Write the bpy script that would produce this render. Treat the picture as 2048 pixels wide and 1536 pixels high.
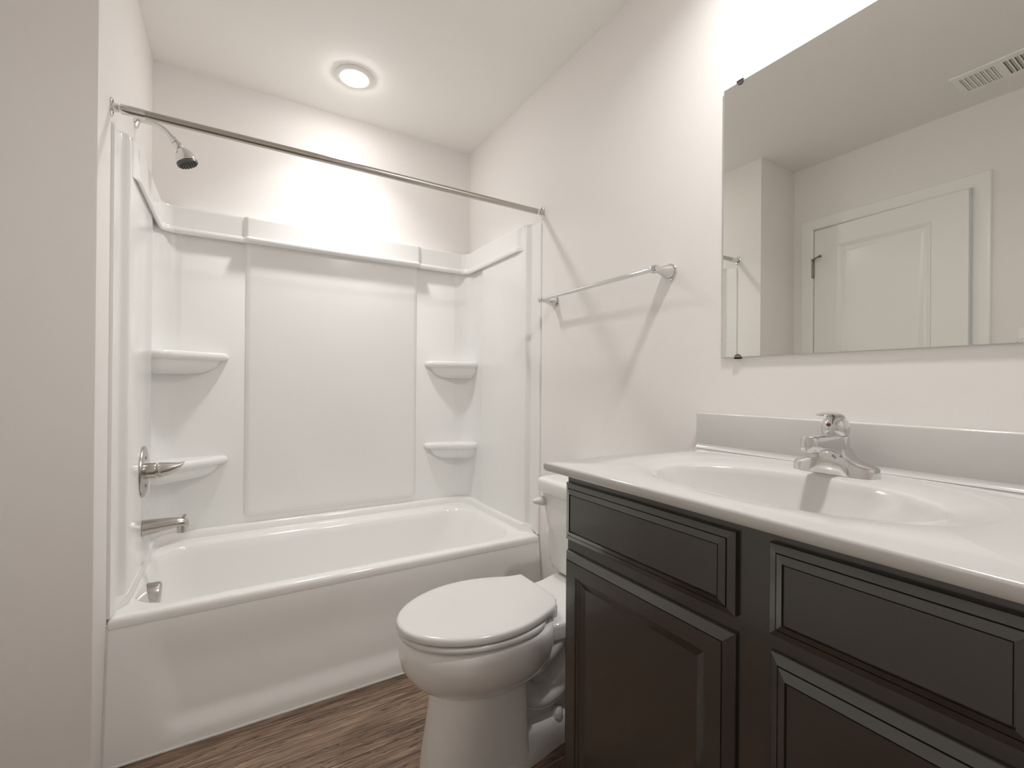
import bpy, bmesh, math, random
from mathutils import Vector, Matrix
from math import sin, cos, pi, radians

S = bpy.context.scene
for o in list(bpy.data.objects):
    bpy.data.objects.remove(o, do_unlink=True)
COL = S.collection

# ------------------------------------------------------------------ camera
FPX, CAMH = 916.4924, 1.103
YAW, PITCH, ROLL = radians(31.2623), radians(.1357), radians(.4776)
Rv = Vector((cos(YAW), -sin(YAW), 0))
Fv = Vector((sin(YAW) * cos(PITCH), cos(YAW) * cos(PITCH), sin(PITCH)))
Uv = Rv.cross(Fv)
cx = cos(ROLL) * Rv + sin(ROLL) * Uv
cy = cos(ROLL) * Uv - sin(ROLL) * Rv
cz = -Fv
cam_d = bpy.data.cameras.new('camera')
cam = bpy.data.objects.new('camera', cam_d)
COL.objects.link(cam)
cam_d.sensor_width = 36
cam_d.lens = 36 * FPX / 2048
cam_d.clip_start = .02
cam.matrix_world = Matrix(((cx.x, cy.x, cz.x, 0), (cx.y, cy.y, cz.y, 0), (cx.z, cy.z, cz.z, CAMH), (0, 0, 0, 1)))
S.camera = cam

# ------------------------------------------------------------------ exposure, world, lamp powers
S.view_settings.view_transform = 'Standard'
S.view_settings.look = 'None'
S.view_settings.gamma = 1
S.view_settings.use_curve_mapping = False
S.view_settings.exposure = 0.0
LAMP_TUB, LAMP_VANITY = 3.7, 8.2   # watts of the two round ceiling lamps
BEAM_TUB, BEAM_VANITY = radians(115), radians(150)  # their beam spread
LENS = 108.0         # glow of their lenses
S.cycles.diffuse_bounces = 8
w = bpy.data.worlds.new('world')
S.world = w
w.use_nodes = True
w.node_tree.nodes['Background'].inputs[0].default_value = (.62, .74, .85, 1)
w.node_tree.nodes['Background'].inputs[1].default_value = 1.1

# ------------------------------------------------------------------ room numbers
xL, xR = -.3103, 1.2137
H, yB, yW, yT = 2.4963, 2.5037, 1.5937, 1.7414
dW, yRear = -.687, -.62


# ------------------------------------------------------------------ materials
def mat(name, col, rough=.5, metal=0., spec=.5, coat=0., emit=None, bump=None, tint=None):
    m = bpy.data.materials.new(name)
    m.use_nodes = True
    nt = m.node_tree
    b = nt.nodes['Principled BSDF']
    b.inputs['Base Color'].default_value = (*col, 1)
    b.inputs['Roughness'].default_value = rough
    b.inputs['Metallic'].default_value = metal
    b.inputs['Specular IOR Level'].default_value = spec
    b.inputs['Coat Weight'].default_value = coat
    b.inputs['Coat Roughness'].default_value = .08
    if emit:
        b.inputs['Emission Color'].default_value = (*emit[0], 1)
        b.inputs['Emission Strength'].default_value = emit[1]
    tc = nt.nodes.new('ShaderNodeTexCoord')
    if bump:
        sc, st, dist = bump
        n = nt.nodes.new('ShaderNodeTexNoise')
        n.inputs['Scale'].default_value = sc
        n.inputs['Detail'].default_value = 4
        bp = nt.nodes.new('ShaderNodeBump')
        bp.inputs['Strength'].default_value = st
        bp.inputs['Distance'].default_value = dist
        nt.links.new(tc.outputs['Object'], n.inputs['Vector'])
        nt.links.new(n.outputs['Fac'], bp.inputs['Height'])
        nt.links.new(bp.outputs['Normal'], b.inputs['Normal'])
    if tint:
        sc, c2 = tint
        n = nt.nodes.new('ShaderNodeTexNoise')
        n.inputs['Scale'].default_value = sc
        n.inputs['Detail'].default_value = 3
        mx = nt.nodes.new('ShaderNodeMix')
        mx.data_type = 'RGBA'
        mx.inputs['A'].default_value = (*col, 1)
        mx.inputs['B'].default_value = (*c2, 1)
        nt.links.new(tc.outputs['Object'], n.inputs['Vector'])
        nt.links.new(n.outputs['Fac'], mx.inputs['Factor'])
        nt.links.new(mx.outputs['Result'], b.inputs['Base Color'])
    return m


M = {}
M['paint'] = mat('greige_wall_paint', (.87, .846, .828), .62, bump=(220, .06, .002), tint=(2.2, (.88, .856, .838)))
M['ceiling'] = mat('flat_ceiling_paint', (.88, .86, .835), .8, bump=(260, .05, .002), tint=(1.5, (.89, .87, .845)))
M['trim'] = mat('white_trim_paint', (.90, .90, .87), .3, tint=(3, (.91, .91, .885)))
M['acrylic'] = mat('white_acrylic', (.86, .86, .85), .2, coat=.1, tint=(2, (.87, .87, .86)))
M['tub'] = mat('white_enamel', (.86, .855, .84), .12, coat=.2, tint=(2, (.87, .865, .85)))
M['porcelain'] = mat('white_porcelain', (.80, .79, .775), .07, coat=.5, tint=(4, (.84, .83, .81)))
M['seat'] = mat('white_seat_plastic', (.72, .71, .70), .16, tint=(4, (.73, .72, .71)))
M['counter'] = mat('white_cultured_marble', (.60, .588, .577), .13, coat=.2, tint=(5, (.62, .608, .597)))
M['chrome'] = mat('polished_chrome', (.74, .74, .735), .06, 1, tint=(30, (.68, .68, .675)))
M['nickel'] = mat('brushed_nickel', (.58, .565, .54), .27, 1, bump=(300, .03, .001), tint=(60, (.52, .50, .475)))
M['steel'] = mat('satin_steel_tube', (.56, .525, .48), .2, 1, tint=(40, (.50, .465, .42)))
M['hinge'] = mat('antique_hinge_metal', (.30, .28, .25), .35, 1, tint=(40, (.24, .22, .2)))
M['espresso'] = mat('espresso_cabinet_lacquer', (.020, .017, .0145), .27, spec=1.0, coat=.4, bump=(500, .05, .0006), tint=(18, (.024, .020, .017)))
M['black'] = mat('black_rubber', (.03, .03, .03), .5, tint=(10, (.035, .035, .035)))
M['darkgrey'] = mat('grey_spray_face', (.09, .09, .09), .4, tint=(10, (.1, .1, .1)))
M['ventwhite'] = mat('vent_white_enamel', (.88, .885, .85), .35, tint=(6, (.89, .895, .86)))
M['duct'] = mat('duct_grey', (.16, .155, .135), .7, tint=(6, (.18, .17, .15)))
M['red'] = mat('red_indicator', (.12, .02, .02), .25, tint=(30, (.25, .04, .04)))
M['mirror'] = mat('mirror_silvering', (.80, .80, .765), 0.0, 1)
M['glass_edge'] = mat('mirror_glass_edge', (.66, .68, .65), .15, tint=(20, (.46, .49, .46)))
M['caulk'] = mat('white_caulk', (.76, .75, .72), .45, tint=(40, (.60, .58, .54)))
M['lens'] = mat('lamp_lens', (.95, .95, .93), .4, emit=((1.0, .97, .94), LENS))
M['ringwhite'] = mat('white_lamp_trim', (.9, .9, .88), .4, tint=(6, (.91, .91, .89)))


def floor_material():
    m = bpy.data.materials.new('wood_look_vinyl_plank')
    m.use_nodes = True
    nt = m.node_tree
    L = nt.links.new
    N = nt.nodes.new
    b = nt.nodes['Principled BSDF']
    tc = N('ShaderNodeTexCoord')
    br = N('ShaderNodeTexBrick')
    mp0 = N('ShaderNodeMapping')
    mp0.inputs['Location'].default_value = (.45, .045, 0)
    L(tc.outputs['Object'], mp0.inputs['Vector'])
    L(mp0.outputs['Vector'], br.inputs['Vector'])
    br.inputs['Scale'].default_value = 1
    br.inputs['Brick Width'].default_value = 3.0
    br.inputs['Row Height'].default_value = .18
    br.inputs['Mortar Size'].default_value = .0016
    br.inputs['Mortar Smooth'].default_value = .3
    br.inputs['Color1'].default_value = (0, 0, 0, 1)
    br.inputs['Color2'].default_value = (1, 1, 1, 1)
    br.inputs['Mortar'].default_value = (.5, .5, .5, 1)
    br.offset = .37
    # grain coordinates, shifted per plank
    off = N('ShaderNodeVectorMath'); off.operation = 'SCALE'
    L(br.outputs['Color'], off.inputs[0]); off.inputs['Scale'].default_value = 7.3
    add = N('ShaderNodeVectorMath'); add.operation = 'ADD'
    L(tc.outputs['Object'], add.inputs[0]); L(off.outputs['Vector'], add.inputs[1])

    def noise(scl, detail, rough, dist):
        mp = N('ShaderNodeMapping')
        mp.inputs['Scale'].default_value = scl
        L(add.outputs['Vector'], mp.inputs['Vector'])
        n = N('ShaderNodeTexNoise')
        n.inputs['Scale'].default_value = 1
        n.inputs['Detail'].default_value = detail
        n.inputs['Roughness'].default_value = rough
        n.inputs['Distortion'].default_value = dist
        L(mp.outputs['Vector'], n.inputs['Vector'])
        return n
    fine = noise((7, 190, 1), 8, .75, 1.2)
    mid = noise((2.6, 38, 1), 6, .62, 2.2)
    broad = noise((1.1, 7, 1), 3, .5, .8)
    crack = noise((1.5, 26, 1), 3, .55, 1.6)
    c1 = N('ShaderNodeMath'); c1.operation = 'SUBTRACT'; c1.inputs[1].default_value = .5
    L(crack.outputs['Fac'], c1.inputs[0])
    c2 = N('ShaderNodeMath'); c2.operation = 'ABSOLUTE'
    L(c1.outputs[0], c2.inputs[0])
    c3 = N('ShaderNodeMapRange'); c3.inputs['From Min'].default_value = .001; c3.inputs['From Max'].default_value = .016
    c3.inputs['To Min'].default_value = .12; c3.inputs['To Max'].default_value = 1.0
    L(c2.outputs[0], c3.inputs['Value'])
    r1 = N('ShaderNodeValToRGB')
    e = r1.color_ramp.elements
    e[0].position = .385; e[0].color = (.018, .011, .007, 1)
    e[1].position = .63; e[1].color = (.56, .395, .275, 1)
    for p_, c_ in ((.435, (.095, .060, .040, 1)), (.50, (.195, .126, .084, 1)), (.575, (.33, .223, .152, 1))):
        q = e.new(p_); q.color = c_
    ma = N('ShaderNodeMath'); ma.operation = 'MULTIPLY'; ma.inputs[1].default_value = .42
    L(fine.outputs['Fac'], ma.inputs[0])
    mb = N('ShaderNodeMath'); mb.operation = 'MULTIPLY_ADD'; mb.inputs[1].default_value = .40
    L(mid.outputs['Fac'], mb.inputs[0]); L(ma.outputs[0], mb.inputs[2])
    mc = N('ShaderNodeMath'); mc.operation = 'MULTIPLY_ADD'; mc.inputs[1].default_value = .20
    L(broad.outputs['Fac'], mc.inputs[0]); L(mb.outputs[0], mc.inputs[2])
    L(mc.outputs[0], r1.inputs['Fac'])
    mx = N('ShaderNodeMix'); mx.data_type = 'RGBA'
    L(br.outputs['Fac'], mx.inputs['Factor'])
    mk = N('ShaderNodeMix'); mk.data_type = 'RGBA'; mk.blend_type = 'MULTIPLY'; mk.inputs['Factor'].default_value = 1
    L(r1.outputs['Color'], mk.inputs['A']); L(c3.outputs['Result'], mk.inputs['B'])
    L(mk.outputs['Result'], mx.inputs['A'])
    mx.inputs['B'].default_value = (.018, .012, .009, 1)
    L(mx.outputs['Result'], b.inputs['Base Color'])
    b.inputs['Roughness'].default_value = .48
    bp = N('ShaderNodeBump')
    bp.inputs['Strength'].default_value = .25
    bp.inputs['Distance'].default_value = .0015
    L(mc.outputs[0], bp.inputs['Height'])
    L(bp.outputs['Normal'], b.inputs['Normal'])
    return m


M['floor'] = floor_material()

# ------------------------------------------------------------------ object helpers
ORG = {}


def thing(name, label, cat, loc, group=None):
    o = bpy.data.objects.new(name, None)
    COL.objects.link(o)
    o.location = loc
    o.empty_display_size = .05
    o['label'] = label
    o['category'] = cat
    if group:
        o['group'] = group
    ORG[o] = Vector(loc)
    return o


def obj(name, bm, m, parent=None, angle=35, label=None, kind=None, smooth=True, loc=None):
    bmesh.ops.remove_doubles(bm, verts=bm.verts, dist=1e-6)
    bmesh.ops.recalc_face_normals(bm, faces=bm.faces)
    org = ORG[parent] if parent else Vector(loc or (0, 0, 0))
    bmesh.ops.translate(bm, verts=bm.verts, vec=-org)
    me = bpy.data.meshes.new(name)
    bm.to_mesh(me)
    bm.free()
    me.materials.append(m)
    if smooth:
        me.shade_smooth()
        me.set_sharp_from_angle(angle=radians(angle))
    o = bpy.data.objects.new(name, me)
    COL.objects.link(o)
    if parent:
        o.parent = parent
    else:
        o.location = org
    ORG[o] = org
    if label:
        o['label'] = label
    if kind:
        o['kind'] = kind
    return o


def new():
    return bmesh.new()


def box(bm, a, b, bev=0., seg=2):
    t = bmesh.new()
    x0, y0, z0 = [min(a[i], b[i]) for i in range(3)]
    x1, y1, z1 = [max(a[i], b[i]) for i in range(3)]
    v = [t.verts.new(p) for p in ((x0, y0, z0), (x1, y0, z0), (x1, y1, z0), (x0, y1, z0), (x0, y0, z1), (x1, y0, z1), (x1, y1, z1), (x0, y1, z1))]
    for f in ((3, 2, 1, 0), (4, 5, 6, 7), (0, 1, 5, 4), (1, 2, 6, 5), (2, 3, 7, 6), (3, 0, 4, 7)):
        t.faces.new([v[i] for i in f])
    if bev > 0:
        bmesh.ops.bevel(t, geom=list(t.edges), offset=bev, segments=seg, profile=.5, affect='EDGES')
    merge(bm, t)
    return bm


def merge(bm, t):
    me = bpy.data.meshes.new('tmp')
    t.to_mesh(me)
    t.free()
    bm.from_mesh(me)
    bpy.data.meshes.remove(me)


def loft(bm, rings, cap0=True, cap1=True, closed=True):
    vs = [[bm.verts.new(p) for p in r] for r in rings]
    n = len(rings[0])
    for a, b in zip(vs, vs[1:]):
        for i in range(n if closed else n - 1):
            j = (i + 1) % n
            bm.faces.new((a[i], a[j], b[j], b[i]))
    if cap0:
        bm.faces.new(list(reversed(vs[0])))
    if cap1:
        bm.faces.new(vs[-1])
    return vs


def frame_for(d):
    d = Vector(d).normalized()
    a = Vector((0, 0, 1)) if abs(d.z) < .9 else Vector((1, 0, 0))
    u = d.cross(a).normalized()
    v = u.cross(d).normalized()
    return u, v, d


def lathe(bm, org, axis, prof, n=32, cap0=True, cap1=True):
    """prof: list of (distance along the axis, radius)"""
    u, v, d = frame_for(axis)
    org = Vector(org)
    rings = [[org + d * t + (u * cos(2 * pi * i / n) + v * sin(2 * pi * i / n)) * max(r, 1e-4) for i in range(n)] for t, r in prof]
    loft(bm, rings, cap0, cap1)


def tube(bm, pts, rad, n=16, cap=True):
    pts = [Vector(p) for p in pts]
    rad = rad if isinstance(rad, (list, tuple)) else [rad] * len(pts)
    rings = []
    u = None
    for i, p in enumerate(pts):
        d = (pts[min(i + 1, len(pts) - 1)] - pts[max(i - 1, 0)]).normalized()
        if u is None:
            u, v, _ = frame_for(d)
        else:
            u = (u - d * u.dot(d)).normalized()
            v = u.cross(d)
        rings.append([p + (u * cos(2 * pi * k / n) + v * sin(2 * pi * k / n)) * rad[i] for k in range(n)])
    loft(bm, rings, cap, cap)


def spline(pts, m=8):
    """Catmull-Rom through pts"""
    P = [Vector(p) for p in pts]
    P = [P[0] * 2 - P[1]] + P + [P[-1] * 2 - P[-2]]
    out = []
    for i in range(1, len(P) - 2):
        for k in range(m):
            t = k / m
            a, b, c, d = P[i - 1], P[i], P[i + 1], P[i + 2]
            out.append(.5 * ((2 * b) + (c - a) * t + (2 * a - 5 * b + 4 * c - d) * t * t + (3 * b - a - 3 * c + d) * t ** 3))
    out.append(P[-2])
    return out


def rrect(x0, x1, y0, y1, r, n=6):
    """rounded rectangle outline, counter-clockwise"""
    out = []
    for cx_, cy_, a0 in ((x1 - r, y1 - r, 0), (x0 + r, y1 - r, 90), (x0 + r, y0 + r, 180), (x1 - r, y0 + r, 270)):
        for k in range(n + 1):
            a = radians(a0 + 90 * k / n)
            out.append((cx_ + r * cos(a), cy_ + r * sin(a)))
    return out


def prism(bm, outline, z0, z1, bev=0.0, seg=3):
    """outline in xy, extruded in z with a rounded top and bottom (outline is shrunk about itself)"""
    def off(d):
        n = len(outline)
        res = []
        for i in range(n):
            p0, p1, p2 = Vector(outline[i - 1]), Vector(outline[i]), Vector(outline[(i + 1) % n])
            e1, e2 = (p1 - p0), (p2 - p1)
            if e1.length < 1e-7: e1 = e2
            if e2.length < 1e-7: e2 = e1
            n1, n2 = Vector((-e1.y, e1.x)).normalized(), Vector((-e2.y, e2.x)).normalized()
            b = (n1 + n2)
            b = b.normalized() if b.length > 1e-6 else n1
            res.append(p1 + b * d / max(.4, b.dot(n1)))
        return res
    rings = []
    if bev > 0:
        for k in range(seg + 1):
            a = pi / 2 * k / seg
            rings.append([(p.x, p.y, z0 + bev - bev * cos(a)) for p in off(bev - bev * sin(a))])
        for k in range(seg + 1):
            a = pi / 2 * k / seg
            rings.append([(p.x, p.y, z1 - bev + bev * sin(a)) for p in off(bev - bev * cos(a))])
    else:
        rings = [[(p[0], p[1], z0) for p in outline], [(p[0], p[1], z1) for p in outline]]
    loft(bm, rings)


def structure(name, bm, m, angle=35):
    return obj(name, bm, m, None, angle, kind='structure')


# ------------------------------------------------------------------ room shell
T = .1
bm = new(); box(bm, (dW - 1.6, yRear - T, -.08), (xR + T, yB + T, 0)); structure('floor', bm, M['floor'])
bm = new(); box(bm, (dW - 1.6, yRear - T, H), (xR + T, yB + T, H + .08)); structure('ceiling', bm, M['ceiling'])
bm = new(); box(bm, (xL - .0, yB, 0), (xR + T, yB + T, H)); structure('wall_back', bm, M['paint'])
bm = new(); box(bm, (xR, yRear - T, 0), (xR + T, yB, H)); structure('wall_right', bm, M['paint'])
bm = new(); box(bm, (dW - T, yW, 0), (xL, yB + T, H), .003); structure('wall_left', bm, M['paint'])
bm = new(); box(bm, (dW - T, yRear - T, 0), (xR, yRear, H)); structure('wall_rear', bm, M['paint'])
# wall with the door opening
DY0, DY1, DZ = .735, 1.492, 2.10
bm = new()
box(bm, (dW - T, yRear, 0), (dW, DY0, H))
box(bm, (dW - T, DY1, 0), (dW, yW, H))
box(bm, (dW - T, DY0, DZ), (dW, DY1, H))
structure('wall_entry', bm, M['paint'])
bm = new(); box(bm, (dW - 1.5, DY0 - 1.3, 0), (dW - 1.42, DY1 + 1.0, H)); structure('wall_hall', bm, M['paint'])
# door casing and jamb
bm = new()
cas = [(0, 0), (0, .008), (.006, .012), (.016, .014), (.040, .017), (.055, .018), (.062, .016), (.066, .010), (.066, 0)]
ya, yb_, zt = .750, 1.478, 2.089
path = [(ya, 0.0), (ya, zt), (yb_, zt), (yb_, 0.0)]
rings = []
for i, (py, pz) in enumerate(path):
    sy = -1 if i < 2 else 1
    sz = 0 if i in (0, 3) else 1
    rings.append([(dW + h, py + sy * wd, pz + sz * wd) for wd, h in cas])
loft(bm, rings)
structure('trim_1', bm, M['trim'], 20)
bm = new()
for a_, b_ in (((dW - T, DY0, 0), (dW + .002, .752, DZ)), ((dW - T, 1.476, 0), (dW + .002, DY1, DZ)), ((dW - T, .752, 2.087), (dW + .002, 1.476, DZ)),
               ((dW - .075, .752, 0), (dW - .05, .764, 2.087)), ((dW - .075, 1.464, 0), (dW - .05, 1.476, 2.087))):
    box(bm, a_, b_, .001, 1)
structure('trim_2', bm, M['trim'])


def baseboard(name, a, b, inward):
    bm = new()
    a, b, n = Vector(a), Vector(b), Vector(inward)
    prof = [(0, 0), (.012, 0), (.012, .07), (.009, .082), (.005, .09), (0, .09)]
    loft(bm, [[p + n * d + Vector((0, 0, z)) for d, z in prof] for p in (a, b)])
    structure(name, bm, M['trim'], 25)


baseboard('baseboard_right', (xR, .90, 0), (xR, yT - .01, 0), (-1, 0, 0))
baseboard('baseboard_left', (dW + .002, yW, 0), (xL, yW, 0), (0, -1, 0))
baseboard('baseboard_entry', (dW, yRear, 0), (dW, .682, 0), (1, 0, 0))
baseboard('baseboard_rear', (dW, yRear, 0), (xR, yRear, 0), (0, 1, 0))

# the door, hinged on the tub side and a little ajar
D0, D1, DZ1 = .757, 1.473, 2.083
door = None


def panel_rings(y0, y1, z0, z1, prof, X, sgn=1):
    """nested rectangles on a plane facing sgn*x: prof = (inset, height)"""
    return [[(X + sgn * h, y0 + i, z0 + i), (X + sgn * h, y1 - i, z0 + i), (X + sgn * h, y1 - i, z1 - i), (X + sgn * h, y0 + i, z1 - i)] for i, h in prof]


bm = new()
X0 = dW - .001
pz = [(.25, .93), (1.06, 1.968)]
py = (D0 + .145, D1 - .128)
# slab front is a frame of boxes around two sunk panels
box(bm, (X0 - .035, D0, .008), (X0, py[0], DZ1), .0012, 1)
box(bm, (X0 - .035, py[1], .008), (X0, D1, DZ1), .0012, 1)
for za, zb in ((.008, pz[0][0]), (pz[0][1], pz[1][0]), (pz[1][1], DZ1)):
    box(bm, (X0 - .035, py[0] - .002, za), (X0, py[1] + .002, zb))
for za, zb in pz:
    loft(bm, panel_rings(py[0], py[1], za, zb, [(0, 0), (.010, -.004), (.022, -.013), (.032, -.013), (.050, -.0045), (.056, -.003)], X0), cap0=False)
    box(bm, (X0 - .035, py[0], za), (X0 - .02, py[1], zb))
door = obj('door_1', bm, M['trim'], None, 25, kind='structure', loc=(X0, D1, 0))
door['label'] = 'white panelled door slightly ajar, seen in the mirror'
for zc in (1.843, 1.05, .22):
    bm = new()
    lathe(bm, (dW + .006, 1.478, zc - .05), (0, 0, 1), [(-.006, .003), (-.004, .0055), (0, .0065), (.0, .0075), (.032, .0075), (.032, .0065), (.034, .0065), (.034, .0075), (.066, .0075), (.066, .0065), (.068, .0065), (.068, .0075), (.1, .0075), (.1, .0065), (.104, .0055), (.107, .003)], 16)
    hg = obj('hinge', bm, M['hinge'], door, label='dark metal hinge')
    if zc > 1.8:
        bm = new()
        tube(bm, [(dW + .006, 1.50, zc + .058), (dW + .008, 1.478, zc + .058), (dW + .030, 1.452, zc + .059), (dW + .046, 1.420, zc + .062)], .005, 10)
        lathe(bm, (dW + .046, 1.420, zc + .062), (-.3, -.95, .05), [(-.002, .006), (.0, .008), (.01, .008), (.012, .006)], 12)
        lathe(bm, (dW + .006, 1.478, zc + .052), (0, 0, 1), [(0, .009), (.012, .009)], 14)
        obj('door_stop', bm, M['hinge'], hg)
bm = new()
lathe(bm, (dW, D0 + .062, .96), (1, 0, 0), [(0, .032), (.006, .032), (.009, .026), (.012, .014), (.03, .012), (.036, .02), (.045, .028), (.058, .028), (.066, .02), (.068, .006)], 28)
obj('door_knob', bm, M['nickel'], door)
door.rotation_euler = (0, 0, radians(3.0))

# wall plate beside the door
sw = thing('wall_plate', 'white wall plate seen in the lower corner of the mirror beside the door casing', 'wall plate', (dW, .56, 1.33))
bm = new()
ol = rrect(.525, .597, 1.272, 1.386, .010)
loft(bm, [[(dW + .0005, a, b) for a, b in ol], [(dW + .004, a, b) for a, b in ol], [(dW + .007, .561 + (a - .561) * .93, 1.329 + (b - 1.329) * .95) for a, b in ol]])
obj('plate', bm, M['trim'], sw)
bm = new()
lathe(bm, (dW + .006, .563, 1.300), (1, 0, 0), [(0, .042), (.012, .042), (.022, .037), (.029, .024), (.031, .004)], 28)
obj('dome_cover', bm, M['seat'], sw, label='rounded pale dome at the foot of the plate')

# ------------------------------------------------------------------ ceiling vent (seen in the mirror)
vx0, vx1, vy0, vy1 = -.530, -.325, .435, .75
vent = thing('ceiling_vent', 'white slotted ceiling register reflected in the upper part of the mirror', 'vent', (-.428, .59, H))
bm = new()
slots = []
for g0 in (.612, .475):
    for k in range(7):
        slots.append((g0 + k * .0165 - .0, g0 + k * .0165 + .0105))
slots.sort()
zb = H - .008
sx0, sx1 = vx0 + .035, vx1 - .035
ys = [vy0 + .004] + [v for s_ in slots for v in s_] + [vy1 - .004]
for i in range(0, len(ys), 2):
    box(bm, (sx0, ys[i], zb), (sx1, ys[i + 1], zb + .003))
box(bm, (vx0 + .004, vy0 + .004, zb), (sx0, vy1 - .004, zb + .003))
box(bm, (sx1, vy0 + .004, zb), (vx1 - .004, vy1 - .004, zb + .003))
ol0 = [(vx0, vy0), (vx1, vy0), (vx1, vy1), (vx0, vy1)]
ol1 = [(vx0 + .004, vy0 + .004), (vx1 - .004, vy0 + .004), (vx1 - .004, vy1 - .004), (vx0 + .004, vy1 - .004)]
loft(bm, [[(a, b, H - .0005) for a, b in ol0], [(a, b, H - .004) for a, b in ol0], [(a, b, zb) for a, b in ol1], [(a, b, zb + .003) for a, b in ol1]], False, False)
obj('frame', bm, M['ventwhite'], vent, smooth=False)
for i, (a, b) in enumerate(slots):
    tilt = .0075 if i >= 7 else -.0075
    bm = new()
    yc = (a + b) / 2
    loft(bm, [[(x, yc - tilt - .0006, zb + .0105), (x, yc - tilt + .0006, zb + .0105), (x, yc + tilt * .35 + .0006, zb + .001), (x, yc + tilt * .35 - .0006, zb + .001)] for x in (sx0, sx1)])
    obj('slat', bm, M['ventwhite'], vent, smooth=False)
bm = new(); box(bm, (vx0 + .02, vy0 + .02, H - .0012), (vx1 - .02, vy1 - .02, H - .0004)); obj('duct_opening', bm, M['duct'], vent)
bm = new(); box(bm, (-.505, .728, zb - .010), (-.497, .731, zb + .001)); box(bm, (-.508, .727, zb - .012), (-.494, .732, zb - .009), .001, 1); obj('lever', bm, M['ventwhite'], vent)

# ------------------------------------------------------------------ recessed lamp over the tub
def ceiling_light(x, y, watts, beam, label):
    lamp = thing('ceiling_light', label, 'ceiling light', (x, y, H), 'round ceiling lights')
    bm = new()
    lathe(bm, (x, y, H), (0, 0, -1), [(0.0003, .079), (.003, .079), (.008, .075), (.0125, .066), (.0145, .057), (.014, .054), (.012, .054)], 48, True, False)
    obj('trim_ring', bm, M['ringwhite'], lamp, 50)
    bm = new()
    lathe(bm, (x, y, H), (0, 0, -1), [(.011, .054), (.0175, .0535), (.0205, .047), (.0220, .03), (.0225, .004)], 48)
    obj('lens', bm, M['lens'], lamp, label='bright glowing lens')
    ld = bpy.data.lights.new('downlight', 'AREA')
    ld.shape = 'DISK'
    ld.size = .104
    ld.energy = watts
    ld.spread = beam
    ld.color = (1, .985, .965)
    lo = bpy.data.objects.new('downlight', ld)
    COL.objects.link(lo)
    lo.parent = lamp
    lo.location = (0, 0, -.024)


ceiling_light(.4555, 2.147, LAMP_TUB, BEAM_TUB, 'round white ceiling light glowing over the bathtub')
ceiling_light(xR - .28, .445, LAMP_VANITY, BEAM_VANITY, 'round white ceiling light over the vanity, in front of the mirror')

# ------------------------------------------------------------------ bathtub
ZT = .413
tx0, tx1 = xL + .0015, xR - .0015
tub = thing('bathtub', 'white alcove bathtub with a glossy front apron under the shower surround', 'bathtub', ((xL + xR) / 2, 2.12, 0))


def rr3(x0, x1, y0, y1, r, z, n=8):
    return [(a, b, z) for a, b in rrect(x0, x1, y0, y1, r, n)]


bm = new()
# front lip -> deck -> rolled inner edge -> walls -> bottom.  The front edge is rolled; the other three sides rise to a flange.
yF = yT


def tubring(i, z, zback=None, r=.01):
    return rr3(tx0 + i, tx1 - i, yF + i, yB - .004 - i, r + i * .2, z)


def ring_mix(x0, x1, y0, y1, r, z):
    return rr3(x0, x1, y0, y1, r, z)


zfl = .449
rings = []
for i_, y_, z_ in ((0, .0010, .032), (0, 0, .022), (0, .0015, .012), (.001, .0045, .005), (.003, .010, .0012), (.006, .017, 0)):
    rings.append(ring_mix(tx0 + i_, tx1 - i_, yF + y_, yB - .004 - i_, .006 + i_, ZT - z_))
ix0, ix1, iy0, iy1 = -.270, 1.125, 1.798, 2.372
rings.append(ring_mix(ix0 - .012, ix1 + .012, iy0 - .012, iy1 + .012, .14, ZT))
rings.append(ring_mix(ix0 - .004, ix1 + .004, iy0 - .004, iy1 + .004, .135, ZT - .003))
rings.append(ring_mix(ix0 + .002, ix1 - .004, iy0 + .003, iy1 - .003, .13, ZT - .012))
rings.append(ring_mix(ix0 + .010, ix1 - .025, iy0 + .010, iy1 - .010, .125, ZT - .05))
rings.append(ring_mix(ix0 + .030, ix1 - .085, iy0 + .024, iy1 - .024, .12, ZT - .15))
rings.append(ring_mix(ix0 + .060, ix1 - .155, iy0 + .040, iy1 - .040, .12, ZT - .26))
rings.append(ring_mix(ix0 + .085, ix1 - .20, iy0 + .058, iy1 - .058, .11, ZT - .325))
rings.append(ring_mix(ix0 + .13, ix1 - .25, iy0 + .10, iy1 - .10, .08, ZT - .348))
rings.append(ring_mix(ix0 + .20, ix1 - .35, iy0 + .16, iy1 - .16, .06, ZT - .352))
loft(bm, rings, False, True)
# raised ledge carrying the surround on the back and both ends
led = [(tx0, yF + .006), (tx0 + .030, yF + .006)]


def ledge_ring(d, z):
    x0, x1, y1 = tx0 + min(d, .0345 + d * .02), tx1 - d, yB - .004 - d
    r = max(.09 - d * .3, .03)
    pts = [(tx0 + .001, yF + .035, ZT - .001), (x0, yF + .055 + d * .8, z)]
    for k in range(9):
        a = radians(180 - 90 * k / 8)
        pts.append((x0 + r + r * cos(a), y1 - r + r * sin(a), z))
    for k in range(9):
        a = radians(90 - 90 * k / 8)
        pts.append((x1 - r + r * cos(a), y1 - r + r * sin(a), z))
    pts.append((x1, yF + .055 + d * .8, z))
    pts.append((tx1 - .001, yF + .035, ZT - .001))
    return pts


loft(bm, [ledge_ring(.003, zfl), ledge_ring(.036, zfl), ledge_ring(.042, zfl - .003), ledge_ring(.046, zfl - .012), ledge_ring(.050, ZT + .004), ledge_ring(.058, ZT - .001)], False, False, closed=False)
obj('basin', bm, M['tub'], tub, 40)

# apron: height field, sunk panel with soft borders
bm = new()
nx, nz = 96, 48
ztop = ZT - .030
grid = []


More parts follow.
